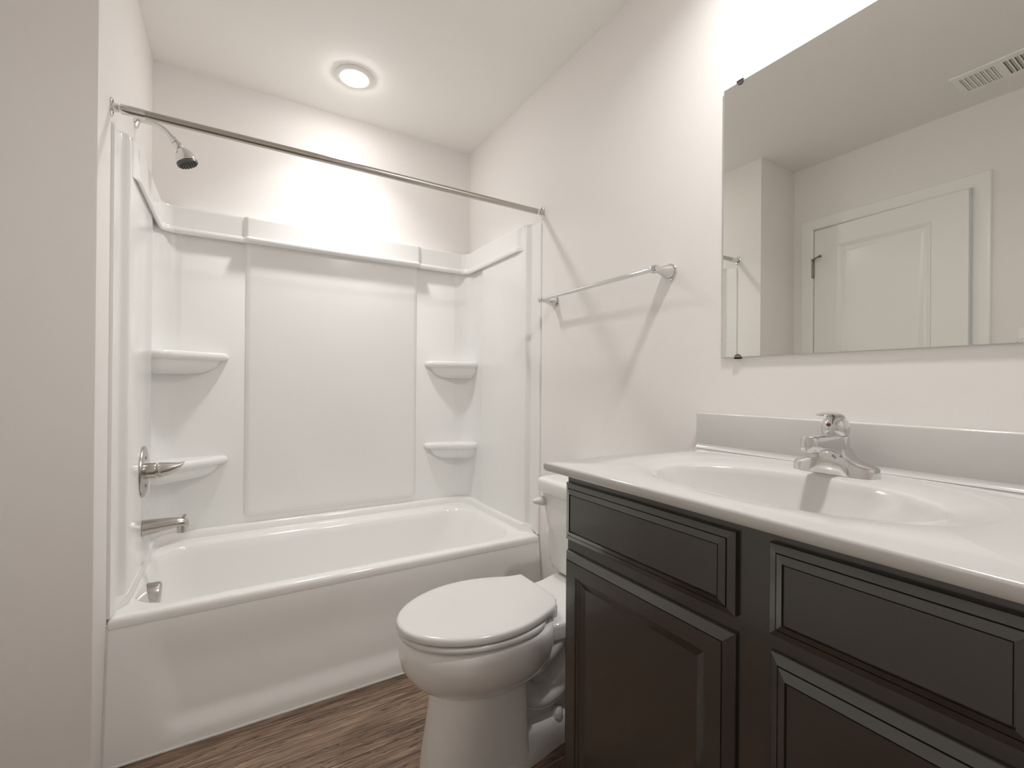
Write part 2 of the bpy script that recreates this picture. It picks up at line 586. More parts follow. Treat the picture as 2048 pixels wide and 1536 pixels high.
def sstep(a, b, t):
    t = max(0, min(1, (t - a) / (b - a)))
    return t * t * (3 - 2 * t)


for iz in range(nz + 1):
    row = []
    z = ztop * iz / nz
    for ixx in range(nx + 1):
        x = tx0 + (tx1 - tx0) * ixx / nx
        xl = -.150 - .060 * (z - .03) / .3     # slanted end of the sunk panel
        xr = 1.06 + .060 * (z - .03) / .3
        k = sstep(xl - .03, xl + .035, x) * (1 - sstep(xr - .035, xr + .03, x)) * sstep(.030, .095, z)
        y = yF + .0025 - .041 * (1 - (z / ztop) ** 1.3) + .016 * k * (1 - sstep(.20, .37, z))
        row.append(bm.verts.new((x, y, z)))
    grid.append(row)
for a, b in zip(grid, grid[1:]):
    for i in range(nx):
        bm.faces.new((a[i], a[i + 1], b[i + 1], b[i]))
obj('apron', bm, M['tub'], tub, 60)
bm = new()
tube(bm, [(tx0 + .002, yF - .0385, .003), (tx1 - .002, yF - .0385, .003)], .0045, 8)
tube(bm, [(xL + .0012, yF + .0008 - .041 * (1 - (z_ / ztop) ** 1.3), z_) for z_ in [ztop * k / 12 for k in range(13)]] + [(xL + .0012, yF - .001, ZT - .016)], .0035, 8)
obj('caulk_bead', bm, M['caulk'], tub)
bm = new()
OX = -.256
lathe(bm, (OX - .006, 2.106, .331), (1, 0, -.06), [(0, .041), (.030, .042), (.036, .040), (.040, .034), (.041, .01)], 36)
of = obj('overflow_plate', bm, M['nickel'], tub, label='brushed metal overflow cover')
bm = new(); lathe(bm, (OX + .018, 2.098, .288), (.2, -.1, -1), [(-.002, .006), (.003, .006)], 12); obj('overflow_slot', bm, M['black'], of)
bm = new(); lathe(bm, (-.10, 2.09, ZT - .352), (0, 0, 1), [(0, .03), (.004, .03), (.006, .024), (.003, .02)], 24); obj('drain', bm, M['nickel'], tub)

# ------------------------------------------------------------------ shower surround
sur = thing('shower_surround', 'glossy white three-wall tub surround with moulded corner shelves', 'shower surround', ((xL + xR) / 2, yB, ZT))
ZS0, ZS1, ZB0 = zfl, 1.868, 1.752
SX = .033       # side panels stand this far off the wall
SY = yB - .030  # face of the back panel


def side_profile(mirror, band):
    """plan of one end, from the front flange to the middle of the back"""
    pts = [(.0002, yF + .001), (.008, yF + .002), (.010, yF + .010), (.010, yF + .062)]
    for k in range(1, 7):
        t = k / 6
        pts.append((.010 + (SX - .010) * sstep(0, 1, t), yF + .062 + .028 * t))
    pts += [(SX, 2.0), (SX, 2.27)]
    for k in range(1, 6):
        t = k / 5
        pts.append((SX - .012 * sstep(0, 1, t), 2.27 + .03 * t))
    r = .09
    x0 = SX - .012
    for k in range(10):
        a = radians(180 - 90 * k / 9)
        pts.append((x0 + r + r * cos(a), SY - r + r * sin(a)))
    return pts


def surround_panel(name, sgn):
    bm = new()
    pr = side_profile(sgn, False)
    X = (lambda d: xL + d) if sgn > 0 else (lambda d: xR - d)
    rings = []
    for z, fl in ((ZS0, 0), (ZS0 + .5, 0), (ZB0 + .03, 0), (ZS1 - .012, 0), (ZS1 - .004, .003), (ZS1, .008)):
        rr = []
        for i, (d, y) in enumerate(pr):
            zz = z
            if z > ZB0 + .04:   # rounded front top corner
                zz = z - .010 * (1 - sstep(yF, yF + .02, y))
            if z == ZS0 and y < yF + .10:   # foot of the front flange stands on the deck
                zz = z + (ZT + .0005 - z) * (1 - sstep(yF + .05, yF + .07, y))
            rr.append((X(max(.0002, d - fl) if i else .0002), y, zz))
        rings.append(rr)
    rings.append([(X(.001), min(y, yB - .004), ZS1 - .001 - .010 * (1 - sstep(yF, yF + .02, y))) for d, y in pr])
    loft(bm, rings, False, False, closed=False)
    return obj(name, bm, M['acrylic'], sur, 40)


surround_panel('side_panel', 1)
surround_panel('side_panel', -1)

bm = new()
xa, xb = xL + SX - .012 + .09, xR - SX + .012 - .09
loft(bm, [[(xa, SY, ZS0), (xb, SY, ZS0)], [(xa, SY, ZS1 - .008), (xb, SY, ZS1 - .008)], [(xa, SY + .006, ZS1), (xb, SY + .006, ZS1)], [(xa, yB - .001, ZS1), (xb, yB - .001, ZS1)]], False, False, closed=False)
# raised middle field with rounded corners
CX0, CX1 = .042, .874


def field_ring(i, d):
    return [(a, SY - d, b) for a, b in rrect(CX0 + i, CX1 - i, .474 + i, 1.80, .03, 6)]


loft(bm, [field_ring(0, -.001), field_ring(.001, .0012), field_ring(.007, .0050), field_ring(.014, .0095), field_ring(.020, .0118), field_ring(.027, .0122)], False, True)
bp_ = obj('back_panel', bm, M['acrylic'], sur, 40)

# the ledge band round the top
bm = new()
secn = [(-.001, ZB0 + .010), (.0, ZB0 + .006), (.50, ZB0 - .003), (.80, ZB0 - .0035), (.93, ZB0 - .0005), (1.0, ZB0 + .007), (.99, ZB0 + .014), (.90, ZB0 + .0195), (.80, ZB0 + .023), (.77, ZB0 + .030), (.76, ZS1 - .012), (.75, ZS1 - .005), (.71, ZS1 - .001), (.64, ZS1), (.0, ZS1 + .0005)]
plan = []   # (wall-side point, protrusion direction*depth)


def addp(x, y, nx_, ny_, dep):
    plan.append(((x, y), (nx_, ny_), dep))


dS, dB, dC = .018, .036, .060
yE = 1.845
for k in range(7):
    t = k / 6
    addp(xL + SX - .002, yE + .06 * t, 1, 0, .003 + (dS - .003) * sstep(0, 1, t))
addp(xL + SX - .002, 2.10, 1, 0, dS)
addp(xL + SX - .002, 2.32, 1, 0, dS)
rc = .062
for k in range(11):
    a = radians(180 - 90 * k / 10)
    t = k / 10
    addp(xL + SX - .002 + rc + rc * cos(a), SY + .002 - rc + rc * sin(a), -cos(a), -sin(a), dS + (dB - dS) * t)
for (xs, d0, d1) in ((CX0, dB, dC), (CX1, dC, dB)):
    for k in range(7):
        t = k / 6
        addp(xs - .012 + .024 * t, SY + .002, 0, -1, d0 + (d1 - d0) * sstep(0, 1, t))
for k in range(11):
    a = radians(90 - 90 * k / 10)
    t = k / 10
    addp(xR - SX + .002 - rc + rc * cos(a), SY + .002 - rc + rc * sin(a), -cos(a), -sin(a), dB + (dS - dB) * t)
addp(xR - SX + .002, 2.32, -1, 0, dS)
addp(xR - SX + .002, 2.10, -1, 0, dS)
for k in range(7):
    t = 1 - k / 6
    addp(xR - SX + .002, yE + .06 * t, -1, 0, .003 + (dS - .003) * sstep(0, 1, t))
rings = [[(p[0] + n_[0] * f * d, p[1] + n_[1] * f * d, z) for f, z in secn] for p, n_, d in plan]
loft(bm, rings, True, True)
obj('ledge_band', bm, M['acrylic'], sur, 35)


def shelf(sgn, zt, side_y, back_x):
    """moulded corner shelf; sgn 1 = tap end"""
    bm = new()
    cxx = xL + SX - .013 if sgn > 0 else xR - SX + .013
    cyy = SY + .001
    A = Vector((cxx, side_y)); B = Vector((back_x, cyy)); C_ = Vector((cxx, cyy))
    ex = (B - C_); ey = (A - C_)

    L_e, L_y = ex.length, ey.length
    ux, uy = ex / L_e, ey / L_y
    raw = [C_ + ex, C_ + ex + uy * .030, C_ + ux * .045 + ey, C_ + ey]

    def rounded(p0, p1, p2, r, n=6):
        a, b = (p0 - p1), (p2 - p1)
        r = min(r, a.length * .9, b.length * .9)
        q0, q2 = p1 + a.normalized() * r, p1 + b.normalized() * r
        return [q0 * (1 - t) ** 2 + p1 * 2 * t * (1 - t) + q2 * t * t for t in [k / n for k in range(n + 1)]]
    front = [raw[0]] + rounded(raw[0], raw[1], raw[2], .028) + [raw[1].lerp(raw[2], .5)] + rounded(raw[1], raw[2], raw[3], .028) + [raw[3]]
    back = [C_ - ux * .02 + uy * .0, C_ - ux * .02 - uy * .02, C_ - uy * .02]

    def outline(s, d=0.0):
        return [C_ + (p - C_) * s for p in front] + back
    rings = []
    for s, z in ((.90, zt), (.95, zt - .0012), (.985, zt - .006), (1.0, zt - .014), (1.0, zt - .022), (.985, zt - .029), (.95, zt - .0335), (.90, zt - .036), (.875, zt - .0385), (.86, zt - .046), (.83, zt - .060), (.77, zt - .074), (.68, zt - .086), (.54, zt - .094), (.3, zt - .099)):
        rings.append([(p.x, p.y, z) for p in outline(s)])
    loft(bm, rings)
    obj('corner_shelf', bm, M['acrylic'], sur, 50)


shelf(1, 1.236, 2.275, -.020)
shelf(1, .772, 2.275, -.020)
shelf(-1, 1.236, 2.345, .922)
shelf(-1, .772, 2.345, .922)

# ------------------------------------------------------------------ shower fittings
FY = 2.106
sv = thing('shower_valve', 'chrome mixer handle on a round plate below the shower head', 'tap', (xL + SX, FY, .78))
xs = xL + SX
bm = new()
lathe(bm, (xs, FY, .78), (1, 0, 0), [(.0002, .089), (.002, .091), (.005, .090), (.008, .078), (.0095, .04), (.01, .01)], 48)
es = obj('escutcheon', bm, M['nickel'], sv)
for dz in (-.05, .05):
    bm = new()
    lathe(bm, (xs + .006, FY - .012, .78 + dz), (1, 0, 0), [(0, .006), (.0045, .006), (.0052, .002)], 12)
    obj('screw', bm, M['hinge'], es)
bm = new(); lathe(bm, (xs + .008, FY, .78), (1, 0, 0), [(0, .029), (.028, .029), (.030, .028), (.030, .021), (.045, .021)], 32); obj('sleeve', bm, M['steel'], sv)
bm = new()
hp = [(.0435, .0265, .781, .0265), (.046, .028, .781, .028), (.058, .0275, .7815, .0265), (.078, .024, .784, .022), (.095, .019, .788, .0165), (.108, .013, .793, .011), (.117, .008, .800, .006), (.122, .004, .807, .003)]
loft(bm, [[(xs + d, FY + ry * cos(2 * pi * k / 24), zc + rz * sin(2 * pi * k / 24)) for k in range(24)] for d, ry, zc, rz in hp])
obj('handle', bm, M['nickel'], sv, 50)

sp = thing('tub_spout', 'brushed metal tub filler spout with a diverter knob', 'spout', (xs, FY, .574))
xs += .0008
bm = new()
st = [(0, .574, .029, .029), (.006, .574, .029, .029), (.012, .5745, .0275, .028), (.04, .577, .0265, .0255), (.075, .580, .025, .0215), (.10, .581, .0235, .0185), (.118, .5795, .021, .0185), (.130, .575, .016, .018), (.136, .571, .008, .010)]
loft(bm, [[(xs + d, FY + ry * cos(2 * pi * k / 28), zc + rz * sin(2 * pi * k / 28)) for k in range(28)] for d, zc, ry, rz in st])
lathe(bm, (xs + .116, FY, .572), (0, 0, -1), [(0, .018), (.026, .0165), (.028, .0165), (.028, .012), (.02, .011)], 28)
obj('spout_body', bm, M['nickel'], sp, 50)
bm = new(); lathe(bm, (xs + .121, FY, .592), (.12, 0, 1), [(0, .003), (.008, .003), (.009, .0065), (.0125, .0085), (.0165, .0078), (.018, .004)], 16); obj('diverter_knob', bm, M['chrome'], sp)

sh = thing('showerhead', 'chrome shower head on a bent arm high on the tap wall', 'shower head', (xL, FY, 2.04))
bm = new(); lathe(bm, (xL, FY, 2.044), (1, 0, 0), [(.0003, .031), (.003, .031), (.008, .026), (.012, .016), (.014, .010)], 32); obj('flange', bm, M['chrome'], sh)
bm = new(); tube(bm, spline([(xL + .004, FY, 2.044), (xL + .045, FY, 2.045), (xL + .075, FY, 2.037), (xL + .098, FY, 2.018), (xL + .112, FY, 1.999)], 6), .0085, 16); obj('shower_arm', bm, M['chrome'], sh)
bm = new()
a0 = Vector((xL + .106, FY, 2.008))
dirn = Vector((.62, -.02, -.78)).normalized()
lathe(bm, a0, dirn, [(0, .0100), (.001, .0128), (.018, .0128), (.019, .0098), (.022, .0098), (.023, .0150), (.038, .0158), (.040, .0148), (.043, .0105)], 24)
obj('swivel_nut', bm, M['chrome'], sh)
hd0 = a0 + dirn * .0435
hax = Vector((.40, -.02, -.91)).normalized()
bm = new()
lathe(bm, hd0, hax, [(-.003, .010), (0, .0150), (.004, .0195), (.011, .0255), (.020, .0305), (.030, .0338), (.040, .0352), (.047, .0355), (.049, .0350)], 36)
sb = obj('spray_body', bm, M['chrome'], sh, 50)
bm = new(); lathe(bm, hd0, hax, [(.0485, .0350), (.058, .0345), (.060, .032), (.060, .002)], 36); fc = obj('spray_face', bm, M['darkgrey'], sh, 40, label='dark grey nozzle face')
u_, v_, d_ = frame_for(hax)
bm = new()
for rr_, nn in ((.006, 5), (.014, 9), (.022, 14), (.0285, 18)):
    for k in range(nn):
        a = 2 * pi * k / nn + rr_ * 50
        lathe(bm, hd0 + hax * .0595 + (u_ * cos(a) + v_ * sin(a)) * rr_, hax, [(0, .0022), (.004, .0016)], 8)
obj('nozzles', bm, M['black'], fc)['kind'] = 'stuff'

# ------------------------------------------------------------------ shower rod
ZR = 1.9013
rod = thing('shower_rod', 'straight steel shower curtain rod across the front of the tub', 'shower rod', ((xL + xR) / 2, yT, ZR))
bm = new(); lathe(bm, (xL + .045, yT, ZR), (1, 0, 0), [(0, .0126), (xR - xL - .085, .0126)], 28); obj('tube', bm, M['steel'], rod)
for s_, X_ in ((1, xL), (-1, xR)):
    L_ = .055 if s_ > 0 else .012
    bm = new(); lathe(bm, (X_ + s_ * .021, yT, ZR), (s_, 0, 0), [(0, .0130), (.0005, .0142), (L_, .0142), (L_ + .002, .0134), (L_ + .002, .0125)], 28); obj('sleeve', bm, M['chrome'], rod)
    bm = new()
    ol = [(a, b) for a, b in rrect(yT - .0175, yT + .0175, ZR - .026, ZR + .026, .0165, 8)]
    loft(bm, [[(X_ + s_ * h, yT + (a - yT) * k, ZR + (b - ZR) * k) for a, b in ol] for h, k in ((.0004, 1), (.002, 1), (.0035, .9))])
    lathe(bm, (X_ + s_ * .002, yT, ZR), (s_, 0, 0), [(0, .0125), (.014, .0118), (.015, .0085), (.024, .0085)], 24)
    fl_ = obj('wall_flange', bm, M['chrome'], rod)
    for dz in (-.018, .018):
        bm = new()
        lathe(bm, (X_ + s_ * .0032, yT, ZR + dz), (s_, 0, 0), [(0, .0042), (.0016, .0036), (.002, .001)], 12)
        obj('screw', bm, M['hinge'], fl_)

# ------------------------------------------------------------------ towel bar
ZB_, XB = 1.4755, xR - .0745
tb = thing('towel_bar', 'chrome towel bar on flared round posts beside the shower', 'towel bar', (xR, 1.325, ZB_))
bm = new(); lathe(bm, (XB, 1.003, ZB_), (0, 1, 0), [(0, .0078), (.645, .0078)], 24); obj('bar', bm, M['chrome'], tb)
for Y in (1.012, 1.639):
    bm = new()
    lathe(bm, (xR, Y, ZB_), (-1, 0, 0), [(.0004, .0275), (.003, .0280), (.005, .0265), (.0055, .0235), (.008, .0245), (.016, .0225), (.032, .0165), (.048, .0120), (.060, .0105), (.068, .0105)], 36)
    lathe(bm, (XB, Y - .0145, ZB_), (0, 1, 0), [(0, .006), (.001, .0105), (.005, .0128), (.009, .0128), (.0095, .0112), (.0125, .0112), (.013, .0132), (.018, .0136), (.023, .0128), (.027, .010), (.029, .006)], 28)
    obj('post', bm, M['chrome'], tb, 40)

# ------------------------------------------------------------------ mirror
my0, my1, mz0, mz1 = .148, .8185, 1.186, 1.960
mir = thing('wall_mirror', 'large frameless mirror on the wall above the sink', 'mirror', (xR, .48, mz0))
bm = new(); box(bm, (xR - .0062, my0, mz0), (xR - .0012, my1, mz1)); obj('glass_edge', bm, M['glass_edge'], mir, smooth=False)
bm = new()
v_ = [bm.verts.new(p) for p in ((xR - .0066, my0 + .0015, mz0 + .0015), (xR - .0066, my1 - .0015, mz0 + .0015), (xR - .0066, my1 - .0015, mz1 - .0015), (xR - .0066, my0 + .0015, mz1 - .0015))]
f_ = bm.faces.new(v_)
g_ = bmesh.ops.extrude_face_region(bm, geom=[f_])
bmesh.ops.translate(bm, verts=[e for e in g_['geom'] if isinstance(e, bmesh.types.BMVert)], vec=(.0008, 0, 0))
obj('reflective_face', bm, M['mirror'], mir, smooth=False)
for Y, Z, s_ in ((.768, mz1, 1), (.770, mz0, -1), (.186, mz1, 1), (.186, mz0, -1)):
    bm = new()
    pr = [(.0095 * cos(radians(a)), -s_ * .0095 * sin(radians(a))) for a in range(0, 181, 15)] + [(-.0095, s_ * .004), (.0095, s_ * .004)]
    loft(bm, [[(X_, Y + a, Z + b) for a, b in pr] for X_ in (xR - .0067, xR - .0092)])
    box(bm, (xR - .0092, Y - .0095, Z + s_ * .0005), (xR - .0004, Y + .0095, Z + s_ * .004))
    obj('mirror_clip', bm, M['hinge'], mir, label='small metal clip holding the glass')

# ------------------------------------------------------------------ vanity cabinet
vc = thing('vanity_cabinet', 'espresso brown bathroom vanity cabinet under the white sink top', 'cabinet', (.95, .487, 0))
CF = .690
cy0, cy1, czt = .102, .871, .8995
bm = new()
box(bm, (CF + .018, cy0, .095), (xR - .003, cy0 + .015, czt))
box(bm, (CF + .018, cy1 - .015, .095), (xR - .003, cy1, czt))
box(bm, (CF + .018, cy0 + .015, .095), (xR - .003, cy1 - .015, .11))
box(bm, (xR - .010, cy0 + .015, .11), (xR - .003, cy1 - .015, czt))
# face frame
for y0_, y1_ in ((cy0, .135), (.352, .456), (.842, cy1)):
    box(bm, (CF, y0_, .095), (CF + .018, y1_, czt))
for ya_, yb2 in ((.135, .352), (.456, .842)):
    for z0_, z1_ in ((.095, .155), (.40, .465), (.69, .758), (.852, czt)):
        box(bm, (CF, ya_, z0_), (CF + .018, yb2, z1_))
box(bm, (CF + .065, cy0 + .002, 0.0005), (xR - .004, cy1 - .002, .10))
obj('carcass', bm, M['espresso'], vc, 30)
prof_dr = [(0, 0), (0, .0070), (.0010, .0080), (.0115, .0125), (.0119, .0100), (.0129, .0100), (.0133, .0135), (.0235, .0185), (.0240, .0148), (.0256, .0148), (.0262, .0165)]
prof_do = [(0, 0), (0, .0050), (.0010, .0065), (.0150, .0180), (.0154, .0162), (.0164, .0162), (.0168, .0184), (.0470, .0186), (.0490, .0176), (.0500, .0150), (.0560, .0130), (.0570, .0110), (.0690, .0065), (.0700, .0060)]
prof_bd = [(0, 0), (0, .0035), (.0010, .0048), (.0140, .0110), (.0144, .0086), (.0154, .0086), (.0158, .0120), (.0285, .0185), (.0290, .0150), (.0308, .0150), (.0314, .0166)]


def front(name, y0, y1, z0, z1, prof):
    bm = new()
    loft(bm, panel_rings(y0, y1, z0, z1, prof, CF - .0006, -1))
    return obj(name, bm, M['espresso'], vc, 12)


front('false_drawer_front', .4365, .8685, .738, .873, prof_dr)
front('door', .4365, .8685, .13, .711, prof_do)
front('drawer', .106, .3825, .738, .874, prof_dr)
front('drawer', .106, .3825, .445, .713, prof_bd)
front('drawer', .106, .3825, .13, .420, prof_bd)

# ------------------------------------------------------------------ sink top
ZC = .9215
top = thing('sink_top', 'glossy white vanity top with an integral oval sink and backsplash', 'sink', (.92, .487, .90))
bm = new()
kx0, kx1, ky0, ky1 = .6317, xR - .0012, .0815, .8925
NA = 160


def sup(cxx, cyy, ax, ay, n, z, bx=None):
    pts = []
    for k in range(NA):
        a = 2 * pi * k / NA
        c_, s_ = cos(a), sin(a)
        axx = ax if (c_ < 0 or bx is None) else bx
        pts.append((cxx + axx * math.copysign(abs(c_) ** (2 / n), c_), cyy + ay * math.copysign(abs(s_) ** (2 / n), s_), z))
    return pts


def rect_ring(i, z, r=.008):
    x0, x1, y0, y1 = kx0 + i, kx1 - i, ky0 + i, ky1 - i
    cxx, cyy = .90, .487
    pts = []
    angs = [2 * pi * k / NA for k in range(NA)]
    # snap the nearest rays to the corners
    for X_, Y_ in ((x0, y0), (x1, y0), (x0, y1), (x1, y1)):
        t = math.atan2(Y_ - cyy, X_ - cxx) % (2 * pi)
        j = min(range(NA), key=lambda q: abs((angs[q] - t + pi) % (2 * pi) - pi))
        angs[j] = t
    for a in angs:
        c_, s_ = cos(a), sin(a)
        t = min((x1 - cxx) / c_ if c_ > 1e-9 else (x0 - cxx) / c_ if c_ < -1e-9 else 9, (y1 - cyy) / s_ if s_ > 1e-9 else (y0 - cyy) / s_ if s_ < -1e-9 else 9)
        pts.append((cxx + c_ * t, cyy + s_ * t, z))
    return pts


yc_ = .487
rings = [rect_ring(.004, ZC - .0205), rect_ring(0, ZC - .0165), rect_ring(0, ZC - .005), rect_ring(.0015, ZC - .0015), rect_ring(.005, ZC)]
rings += [sup(.925, yc_, .228, .302, 2.25, ZC, .236), sup(.925, yc_, .224, .297, 2.25, ZC - .0009, .232), sup(.925, yc_, .214, .286, 2.2, ZC - .0022, .222)]
# bowl: rounded lip, then a smooth dish
rings += [sup(.888, yc_, .178, .252, 2.1, ZC - .0050, .172), sup(.888, yc_, .174, .247, 2.08, ZC - .0064, .168), sup(.888, yc_, .170, .242, 2.06, ZC - .0110, .163)]
for t in (.97, .93, .88, .82, .75, .67, .58, .48, .37, .26, .15):
    rings.append(sup(.888 + .02 * (1 - t), yc_, .170 * t, .242 * t, 2.05, ZC - .0122 - .122 * (1 - t ** 3.0), .163 * t))
loft(bm, rings, False, True)
obj('basin_top', bm, M['counter'], top, 50)
bm = new()
bsx = xR - .0225
box(bm, (bsx, ky0, ZC - .002), (xR - .0012, ky1, ZC + .105), .005, 3)
# cove where the splash meets the top
cv = [(bsx - .012 * (1 - sin(radians(a))) , ZC + .0003 + .012 * (1 - cos(radians(a)))) for a in range(0, 91, 15)] + [(bsx + .002, ZC + .0123), (bsx + .002, ZC + .0)]
loft(bm, [[(a, Y, b) for a, b in cv] for Y in (ky0 + .004, ky1 - .004)])
obj('backsplash', bm, M['counter'], top, 50)
bm = new(); lathe(bm, (.906, yc_, ZC - .1325), (0, 0, 1), [(0, .024), (.003, .024), (.0045, .019), (.002, .015)], 28); obj('drain', bm, M['chrome'], top)

# ------------------------------------------------------------------ faucet
FX, FYc, FZ = 1.118, .487, ZC - .0012
fa = thing('faucet', 'chrome single-lever faucet on the back of the sink', 'faucet', (FX, FYc, FZ))


def fpt(x, y, z):
    return (FX + x, FYc + y, FZ + z)


bm = new()
# base plate with wings swept up to the middle
stn = [(-.0805, .006, .010), (-.079, .014, .016), (-.074, .0205, .0195), (-.062, .0255, .023), (-.050, .0275, .0265), (-.038, .0285, .032), (-.029, .029, .041), (-.022, .0285, .056), (0, .0285, .068)]
stn = stn + [(-y, w_, h) for y, w_, h in reversed(stn[:-1])]
rings = []
for y, w_, h in stn:
    r_ = min(.010, h * .45, w_ * .6)
    sec = [(-w_, -.0022), (w_, -.0022)]
    for cx_, a0_ in ((w_ * .93 - r_, 0), (-w_ * .93 + r_, 90)):
        for k in range(7):
            a = radians(a0_ + 15 * k)
            sec.append((cx_ + r_ * cos(a), h - r_ + r_ * sin(a)))
    rings.append([fpt(x, y, z) for x, z in sec])
loft(bm, rings)
lathe(bm, fpt(.003, 0, .02), (0, 0, 1), [(0, .0275), (.03, .0262), (.0575, .0248), (.059, .0235), (.0605, .020)], 36)
obj('body', bm, M['chrome'], fa, 40)
bm = new()
# spout: arched arm towards the bowl
ss = [(.012, .052, .034, .022), (-.012, .054, .032, .0235), (-.035, .060, .024, .0235), (-.058, .0645, .0185, .0228), (-.080, .066, .0175, .0215), (-.100, .0660, .0175, .0195), (-.110, .0660, .0172, .0165), (-.1165, .0660, .0165, .010), (-.118, .0660, .016, .003)]
rings = []
for x, zc, hz, wy in ss:
    sec = []
    for k in range(28):
        a = 2 * pi * k / 28
        c_, s_ = cos(a), sin(a)
        sec.append(fpt(x, wy * math.copysign(abs(c_) ** .55, c_), zc + hz * math.copysign(abs(s_) ** .6, s_)))
    rings.append(sec)
loft(bm, rings)
sps = obj('spout', bm, M['chrome'], fa, 45)
bm = new(); lathe(bm, fpt(-.098, 0, .050), (0, 0, -1), [(-.004, .0125), (.0, .0125), (.010, .012), (.011, .011), (.011, .008)], 24); obj('aerator', bm, M['steel'], sps)
bm = new()
lathe(bm, fpt(.003, 0, .0800), (-.06, 0, 1), [(0, .0225), (.0015, .0250), (.010, .0262), (.021, .0258), (.031, .0228), (.039, .0160), (.0435, .006), (.044, .002)], 40)
lv = [(.020, .1050, .012, .008), (.010, .1165, .0170, .0075), (-.006, .1235, .0200, .0060), (-.022, .1262, .0200, .0048), (-.036, .1268, .0180, .0036), (-.048, .1262, .0155, .0027), (-.057, .1250, .0120, .0021), (-.062, .1240, .0060, .0014)]
loft(bm, [[fpt(x, wy * cos(2 * pi * k / 20), zc + hz * sin(2 * pi * k / 20)) for k in range(20)] for x, zc, wy, hz in lv])
hd = obj('lever_handle', bm, M['chrome'], fa, 45)
bm = new(); lathe(bm, fpt(-.0235, .002, .103), (-1, .1, .1), [(0, .0038), (.0025, .0036), (.0035, .001)], 14); obj('temperature_dot', bm, M['red'], hd, label='red dot')

# ------------------------------------------------------------------ toilet
TY = 1.212
to = thing('toilet', 'white two-piece toilet with closed lid between the tub and the vanity', 'toilet', (.8, TY, 0))


def egg(xf, xb, wd, z, n=56, kf=.58, ef=2.0, eb=2.6, scale=1.0):
    xc = xf + (xb - xf) * kf
    pts = []
    for k in range(n):
        a = 2 * pi * k / n
        c_, s_ = cos(a), sin(a)
        e = ef if c_ > 0 else eb
        ax = (xc - xf) if c_ > 0 else (xb - xc)
        pts.append((xc - ax * scale * math.copysign(abs(c_) ** (2 / e), c_), TY + wd * scale * math.copysign(abs(s_) ** (2 / e), s_), z))
    return pts


bm = new()
rings = [egg(.47, .76, .10, .4125), egg(.412, .822, .170, .4125), egg(.403, .832, .178, .410), egg(.396, .838, .183, .402), egg(.391, .842, .186, .385), egg(.391, .842, .185, .355), egg(.399, .836, .178, .325), egg(.418, .825, .163, .295), egg(.443, .806, .142, .270), egg(.470, .785, .120, .252), egg(.49, .76, .10, .243)]
loft(bm, rings)
# front pedestal column
rings = [egg(.500, .722, .100, .262, kf=.5, ef=2.3, eb=16), egg(.490, .735, .108, .245, kf=.5, ef=2.3, eb=16), egg(.480, .738, .110, .18, kf=.5, ef=2.3, eb=16), egg(.466, .740, .113, .09, kf=.5, ef=2.3, eb=16), egg(.458, .742, .116, .03, kf=.5, ef=2.3, eb=16), egg(.455, .743, .117, .0005, kf=.5, ef=2.3, eb=16)]
loft(bm, rings)
# foot flange
half = spline([(.56, .100, 0), (.62, .116, 0), (.72, .116, 0), (.80, .103, 0), (.87, .090, 0), (.95, .086, 0), (1.01, .078, 0), (1.035, .050, 0), (1.04, .0, 0)], 4)
fo = [(p.x, TY - p.y) for p in half] + [(p.x, TY + p.y) for p in reversed(half[:-1])]
fr = []
for k_, z_ in ((1.0, .0005), (1.0, .024), (.985, .036), (.93, .052), (.84, .068), (.70, .080), (.3, .086)):
    fr.append([(.80 + (x - .80) * (1 - (1 - k_) * .35), TY + (y - TY) * k_, z_) for x, y in fo])
loft(bm, fr)
# core under the tank and behind the column
prism(bm, rrect(.68, 1.06, TY - .048, TY + .048, .03), .03, .38, .01)
# tank deck
dk = [(.775, TY - .128), (.86, TY - .135), (.95, TY - .150), (1.02, TY - .172), (1.185, TY - .18), (1.185, TY + .18), (1.02, TY + .172), (.95, TY + .150), (.86, TY + .135), (.775, TY + .128)]
prism(bm, dk, .345, .4015, .012, 4)
# sculpted trapway on both flanks
for s_ in (-1, 1):
    pth = spline([(.715, TY + s_ * .045, .225), (.775, TY + s_ * .046, .160), (.845, TY + s_ * .046, .150), (.915, TY + s_ * .046, .195), (.955, TY + s_ * .050, .275), (.985, TY + s_ * .06, .345)], 6)
    tube(bm, pth, .040, 20)
    pth = spline([(.985, TY + s_ * .055, .330), (1.02, TY + s_ * .055, .20), (1.02, TY + s_ * .055, .05)], 6)
    tube(bm, pth, .042, 18)
    # bowl flank sweeping back and up to the deck
    pth = spline([(.66, TY + s_ * .075, .285), (.74, TY + s_ * .085, .290), (.81, TY + s_ * .09, .318), (.86, TY + s_ * .095, .365)], 6)
    tube(bm, pth, [.05 - .016 * i / 18 for i in range(19)], 20)
obj('bowl', bm, M['porcelain'], to, 45)
for s_ in (-1, 1):
    bm = new(); lathe(bm, (.872, TY + s_ * .066, .076), (0, 0, 1), [(-.002, .0175), (.008, .0175), (.016, .0160), (.023, .0115), (.027, .006), (.0285, .001)], 24); obj('bolt_cap', bm, M['seat'], to)


